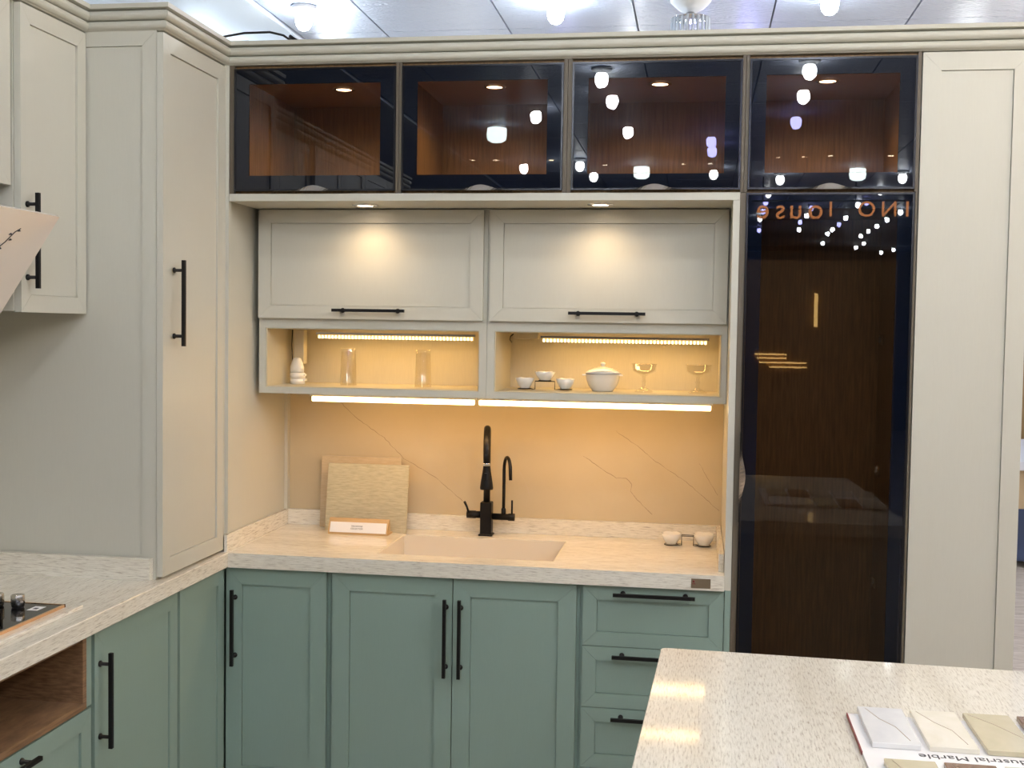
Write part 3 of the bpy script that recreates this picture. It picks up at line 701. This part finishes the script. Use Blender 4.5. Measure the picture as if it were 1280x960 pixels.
sb = thing('sample_board', 'white sample board with engineered marble tiles lying on the island', 'sample board', (2.10, -1.64, .90))
part('board', bx(1.849, 2.36, -1.92, -1.388, .9003, .906), 'paper', sb)
part('board_edge', bx(1.8475, 1.8495, -1.60, -1.386, .9003, .9066), 'tag_red', sb)
def smp(name, c1, c2):
    m = mat(name, c1, .12); noise_mix(m, c1, c2, (1, 1, 1), 7, 4, .35, .75, dist=1.5); return name
cols = [smp('sample_white', srgb(236, 236, 236), srgb(222, 222, 224)), smp('sample_cream', srgb(240, 234, 222), srgb(226, 220, 200)), smp('sample_beige', srgb(208, 198, 170), srgb(196, 186, 158)), smp('sample_brown', srgb(140, 112, 92), srgb(118, 92, 76)), 'sample_cream']
names = ['white', 'cream', 'beige', 'grey-white', 'ivory']
k = 0
for row, (ya, yb_) in enumerate(((-1.575, -1.372), (-1.85, -1.652))):
    for col in range(5):
        x0 = 1.869 + col * .098; x1 = x0 + .084
        if row: x0 += .008; x1 += .008
        z0 = .9063
        o = part('marble_tile', bx(x0, x1, ya, yb_, z0, z0 + .010, bev=.001), cols[(col + row * 2) % 5], origin=((x0 + x1) / 2, (ya + yb_) / 2, z0)); k += 1
        where = ['at its left corner', 'second from the left', 'third from the left', 'fourth from the left', 'at its right end'][col]
        o.parent = sb; o.location = o.location - sb.location
        del_ = MB()
        zt = z0 + .0103
        rr = random.Random(col + row * 5)
        pts = [(x0 + .012, yb_ - .01), (x0 + .03, yb_ - .07), (x0 + .055, (ya + yb_) / 2 - .01), (x0 + .07, ya + .02)]
        if col == 2: pts = [(x0 + .004, yb_ - .01), (x0 + .04, yb_ - .06), (x1 - .002, ya + .07)]
        del_.tube([(px + rr.uniform(-.003, .003), py, zt - .0003) for px, py in pts], .0007, 6)
        part('vein', del_, 'vein_soft', o)
text('printed_text', 'Industrial Marble', .030, Matrix.Translation((2.046, -1.599, .9062)) @ Matrix.Rotation(math.pi, 4, 'Z'), 'ink', sb)

# ------------------------------------------------------------------ cables on top of the crown
b = MB(); b.tube([(-.30, .10, 2.585), (-.052, .07, 2.598), (.04, .05, 2.605), (.13, .05, 2.606), (.18, .04, 2.592), (.21, .04, 2.572), (.26, .045, 2.566), (.34, .05, 2.563)], .0038, 8)
b.tube([(.205, .04, 2.585), (.20, .03, 2.566), (.19, .03, 2.563)], .0028, 8); b.tube([(.20, .045, 2.59), (.235, .04, 2.567), (.30, .04, 2.564)], .006, 8)
tag(part('power_cable', b, 'cable_black', origin=(.1, .05, 2.56)), 'thin black cable looping over the crown moulding at the left corner', 'cable')
b = MB(); b.tube([(-.30, .13, 2.565), (-.035, .08, 2.584), (.05, .06, 2.580), (.11, .05, 2.566), (.16, .05, 2.563), (.21, .06, 2.5635)], .0034, 8)
tag(part('power_cable', b, 'cable_white', origin=(.1, .05, 2.56)), 'thin white cable lying beneath the black one on the crown moulding', 'cable')

# ------------------------------------------------------------------ ceiling lamps
def make_lamp(loc, label, lav=False, group=None):
    t = thing('ceiling_lamp', label, 'lamp', loc, group)
    part('rim_plate', MB().lathe([(0, 0), (.05, 0), (.056, -.006), (.052, -.016), (.03, -.022), (.03, -.03), (0, -.03)], loc, 24), 'bulb_rim', t)
    part('bulb', MB().lathe([(.026, -.030), (.034, -.042), (.036, -.062), (.032, -.084), (.020, -.100), (0, -.107)], loc, 14), 'bulb_lavender' if lav else 'bulb_white', t)
    return t
Z = 3.0265
M['bulb_white'], KEEP = M['bulb_near'], M['bulb_white']
lw = make_lamp((-.174, 1.26, Z), 'lit globe lamp on the ceiling at the left, above the loose cables')
copy_thing(lw, (2.045, 1.23, Z), 'lit globe lamp on the ceiling at the right, above the rightmost glass cabinet')
copy_thing(lw, (.93, 1.26, Z), 'lit globe lamp on the ceiling in the middle, left of the fringed lamp')
M['bulb_white'] = KEEP
ll = make_lamp((1.49, 2.75, Z), 'added lavender globe lamp of the ceiling hidden by the crown', True, 'lavender ceiling lamps'); ll['group'] = 'lavender ceiling lamps'
lw2 = make_lamp((1.017, -2.57, Z), 'small white globe lamp seen only as a reflection in the dark glass'); lw2['group'] = 'white lamps mirrored in the glass'
white = [(1.03, -3.17), (1.06, -4.23), (.523, -3.62), (.103, -5.95), (.579, -5.83), (.633, -6.49), (2.08, -2.467), (2.105, -3.11), (2.227, -6.76), (3.236, -6.69), (1.654, -6.37), 
         (2.25, -10.5), (2.75, -10.1), (3.24, -11.93), (3.25, -12.6), (3.36, -14.3), (3.22, -10.39), (3.17, -8.97), (3.22, -7.81), (3.71, -10.59), (3.72, -11.45), (3.72, -12.17),
         (3.73, -12.96), (3.95, -14.3), (3.95, -15.16), (4.5, -16.3), (4.58, -15.6), (2.2, -8.0), (3.72, -9.73), (2.82, -11.94),
         (1.0, -1.3), (2.1, -1.3), (3.9, -1.7), (3.2, -3.2), (4.4, -2.2), (5.6, -1.0), (2.9, -2.4), (5.6, 2.6), (4.6, 4.6), (4.6, -4.6)]  # this row is unseen lamps added to light the aisle and right side
lav = [(2.132, -3.935), (1.614, -4.668), (1.625, -5.115), (2.215, -8.72), (2.24, -9.64), (2.32, -12.08), (2.73, -9.29), (2.746, -10.9), (3.235, -11.2), (3.222, -8.73), (1.9, 3.6), (.7, 3.4), (1.75, 2.3)]
T = ['upper-left', 'second', 'third', 'fourth']
names_w = {(1.03, -3.17): 'white lamp mirrored in the third glass door, second from its top', (1.06, -4.23): 'white lamp mirrored near the middle left of the third glass door',
    (.523, -3.62): 'white lamp mirrored at mid-height on the right of the second glass door', (.103, -5.95): 'white lamp mirrored low in the second glass door, right of the drum lamp',
    (.579, -5.83): 'white lamp mirrored in the lower left border of the third glass door', (.633, -6.49): 'white lamp mirrored at the bottom left of the third glass door',
    (2.08, -2.467): 'topmost white lamp mirrored in the rightmost glass door', (2.105, -3.11): 'second white lamp from the top mirrored in the rightmost glass door',
    (2.227, -6.76): 'white lamp mirrored at the bottom left of the rightmost glass door', (3.236, -6.69): 'white lamp mirrored at the bottom right corner of the rightmost glass door',
    (1.654, -6.37): 'white lamp mirrored at the bottom right of the third glass door'}
lw2['label'] = 'topmost white lamp mirrored at the upper left of the third glass door'
for x, y in white:
    c = copy_thing(lw2, (x, y, Z), names_w.get((x, y), 'small white lamp mirrored below the letters in the tall glass door, or added out of view'))  # the default label also covers two unseen lamps added on the right
    if y < -7.5: c.scale = (.72, .72, .72)
    if y > -2.1 or x > 4.59 or (x, y) == (3.2, -3.2): c['label'] = 'added white globe ceiling lamp outside the view or hidden behind the cabinets'; c['group'] = 'added white lamps out of view'
for i in range(8):
    for j in range(5):
        x, y = -4.6 + i * 1.9 + (j % 2) * .6, 3.4 + j * 1.45
        c = copy_thing(lw2, (x, y, Z), 'added white globe ceiling lamp outside the view or hidden behind the cabinets'); c['group'] = 'added white lamps out of view'  # unseen lamp grid added to brighten the hall and ceiling
wm = copy_thing(lw2, (3.3, -2.2, Z), 'added warm globe lamp of the ceiling to the right of the kitchen, outside the view'); wm['group'] = 'added warm lamps on the right'  # unseen warm lamps added to brighten the doors facing right
for ch in wm.children:
    if ch.name.startswith('bulb'): ch.data = ch.data.copy(); ch.data.materials[0] = M['bulb_warm_fill']
for x, y in ((4.4, -1.2), (4.4, -3.4), (3.9, -.2), (3.3, 1.3), (4.6, 1.2), (3.4, -3.9), (5.4, -2.2), (4.1, -.8), (4.7, -.3), (4.9, -1.7)): copy_thing(wm, (x, y, Z))
cl = copy_thing(lw2, (-1.2, 2.5, Z), 'added cool globe lamp of the left ceiling hidden behind the tall cabinets'); cl['group'] = 'added cool lamps behind the cabinets'  # unseen cool lamps added to brighten the plain left ceiling
for ch in cl.children:
    if ch.name.startswith('bulb'): ch.data = ch.data.copy(); ch.data.materials[0] = M['bulb_cool_fill']
for x, y in ((-.8, 3.6), (-2.2, 3.2), (-1.0, 2.0), (-1.7, 2.0), (-1.9, 4.2)): copy_thing(cl, (x, y, Z))
ll['label'] = 'added lavender globe ceiling lamp hidden behind the crown moulding'; ll['group'] = 'added lavender lamps behind the crown'  # unseen lavender lamps added behind the crown to tint the ceiling
names_l = {(2.132, -3.935): 'lavender lamp mirrored on the left of the rightmost glass door', (1.614, -4.668): 'upper of two lavender lamps mirrored on the right of the third glass door', (1.625, -5.115): 'lower of two lavender lamps mirrored on the right of the third glass door'}
for x, y in lav:
    c = copy_thing(ll, (x, y, Z), names_l.get((x, y)))
    if y < -7.5: c.scale = (.72, .72, .72)
    if y < 0:
        c['group'] = 'lavender lamps mirrored in the glass'
        if (x, y) not in names_l: c['label'] = 'small lavender lamp among those mirrored at the top of the tall glass door'
# fringed lamp
t = thing('fringed_lamp', 'white ceiling lamp with a cone canopy and glass fringe, unlit', 'lamp', (1.49, 1.30, Z))
part('canopy', MB().lathe([(0, 0), (.085, 0), (.085, -.014), (.076, -.026), (.055, -.046), (.034, -.058), (.012, -.062), (0, -.062)], (1.49, 1.30, Z), 32), 'bulb_rim', t)
part('neck', MB().lathe([(0, -.06), (.014, -.06), (.03, -.072), (.078, -.084), (.080, -.088), (0, -.088)], (1.49, 1.30, Z), 28), 'chrome', t)
for k in range(22):
    a = 2 * math.pi * k / 22; x, y = 1.49 + .077 * math.cos(a), 1.30 + .077 * math.sin(a)
    part('glass_rod', MB().tube([(x, y, Z - .088), (x, y, Z - .27)], .0055, 6), 'fringe', t)
# big cylinder lamps mirrored in the glass
def big(x, y, where):
    t = thing('drum_lamp', 'large white drum lamp mirrored ' + where, 'lamp', (x, y, Z), 'drum lamps mirrored in the glass')
    part('canopy', MB().lathe([(0, 0), (.05, 0), (.05, -.03), (0, -.03)], (x, y, Z), 24), 'bulb_rim', t)
    part('shade', MB().lathe([(0, -.031), (.066, -.031), (.068, -.08), (.062, -.11), (.04, -.125), (0, -.13)], (x, y, Z), 24), 'drum_glow', t)
mat('drum_glow', (1, 1, 1, 1), .4, emis=(.85, 1, .97, 1), es=30)
for x, y, q in ((.175, -4.2, 'in the middle of the second glass door'), (1.062, -6.14, 'at the bottom of the third glass door'), (2.82, -6.32, 'at the bottom of the rightmost glass door')): big(x, y, q)
pr_ = None
for x, y in ((-.505, -5.86), (-.318, -5.86), (-.119, -5.87), (.336, -5.9), (.751, -6.2), (1.409, -6.18), (1.618, -6.15), (2.145, -5.85), (2.346, -5.82), (2.543, -5.78), (2.998, -5.8)):
    if pr_ is None:
        pr_ = thing('recessed_spot', 'tiny warm recessed spot seen only as a reflection in the glass doors', 'downlight', (x, y, Z), 'recessed spots mirrored in the glass')
        part('ring', MB().lathe([(.022, 0), (.026, -.004), (.03, 0)], (x, y, Z), 16), 'bulb_rim', pr_)
        part('lens', MB().lathe([(0, 0), (.021, 0), (.021, -.003), (0, -.003)], (x, y, Z), 16), 'tiny_spot', pr_)
    else: copy_thing(pr_, (x, y, Z))

# ------------------------------------------------------------------ sign hanging behind the viewer (seen mirrored)
sg = thing('hanging_sign', 'orange lit lettering seen mirrored at the top of the tall glass door', 'sign', (2.72, -7.0, 2.9))
part('rail', bx(2.0, 3.9, -7.045, -7.035, 2.805, 2.823), 'black_satin', sg)
b = MB()
for x in (2.1, 2.9, 3.8): b.box(x - .006, x + .006, -7.046, -7.034, 2.823, 3.027)
part('hanging_rod', b, 'black_metal', sg)
for ch, x in zip('esuo1ONI', (2.102, 2.253, 2.387, 2.559, 2.689, 2.996, 3.186, 3.34)):
    # text faces the kitchen (+y); seen from there x runs right to left
    mx = Matrix.Translation((x, -7.03, 2.732)) @ Matrix.Rotation(math.pi, 4, 'Z') @ Matrix.Rotation(math.pi / 2, 4, 'X')
    o = text('letter', ch, .25 if ch in 'esuo' else .19, mx, 'sign_orange', sg, .008)
# dark display cabinet with gold bars behind the viewer
dc = thing('display_cabinet', 'dark display cabinet with gold bars, seen only mirrored in the tall glass door', 'cabinet', (2.5, -7.4, 0))
part('body', bx(1.9, 3.3, -7.8, -7.2, 0, 2.3), 'wood_inside', dc)
for x0, x1, z in ((2.07, 2.35, 1.445), (2.09, 2.35, 1.41), (2.11, 2.53, 1.37), (2.2, 2.53, 1.33)):
    part('gold_bar', bx(x0, x1, -7.199, -7.18, z - .007, z + .007), 'gold_glow', dc)
part('gold_bar', bx(2.585, 2.615, -7.199, -7.17, 1.70, 2.0), 'gold_glow', dc)
# ------------------------------------------------------------------ showroom seen past the right panel
fk = thing('far_kitchen_counter', 'distant counter with white top, beige and blue front past the right panel', 'counter', (4.6, 5.6, 0))
part('blue_base', bx(3.79, 6.2, 5.0, 6.0, .05, .42), 'far_blue', fk); part('beige_front', bx(3.81, 6.2, 5.02, 6.0, .42, .70), 'far_beige', fk)
part('white_top', bx(3.76, 6.2, 4.95, 6.9, .70, .76), 'far_white', fk)
fw = thing('far_wall_unit', 'distant brown wall unit with dark top behind the far counter', 'cabinet', (5, 7.2, 0))
part('brown_back', bx(4.2, 7.0, 7.05, 7.3, 0, 1.42), 'wood_inside', fw); part('dark_top', bx(4.2, 7.0, 6.95, 7.3, 1.42, 2.3), 'black_satin', fw)
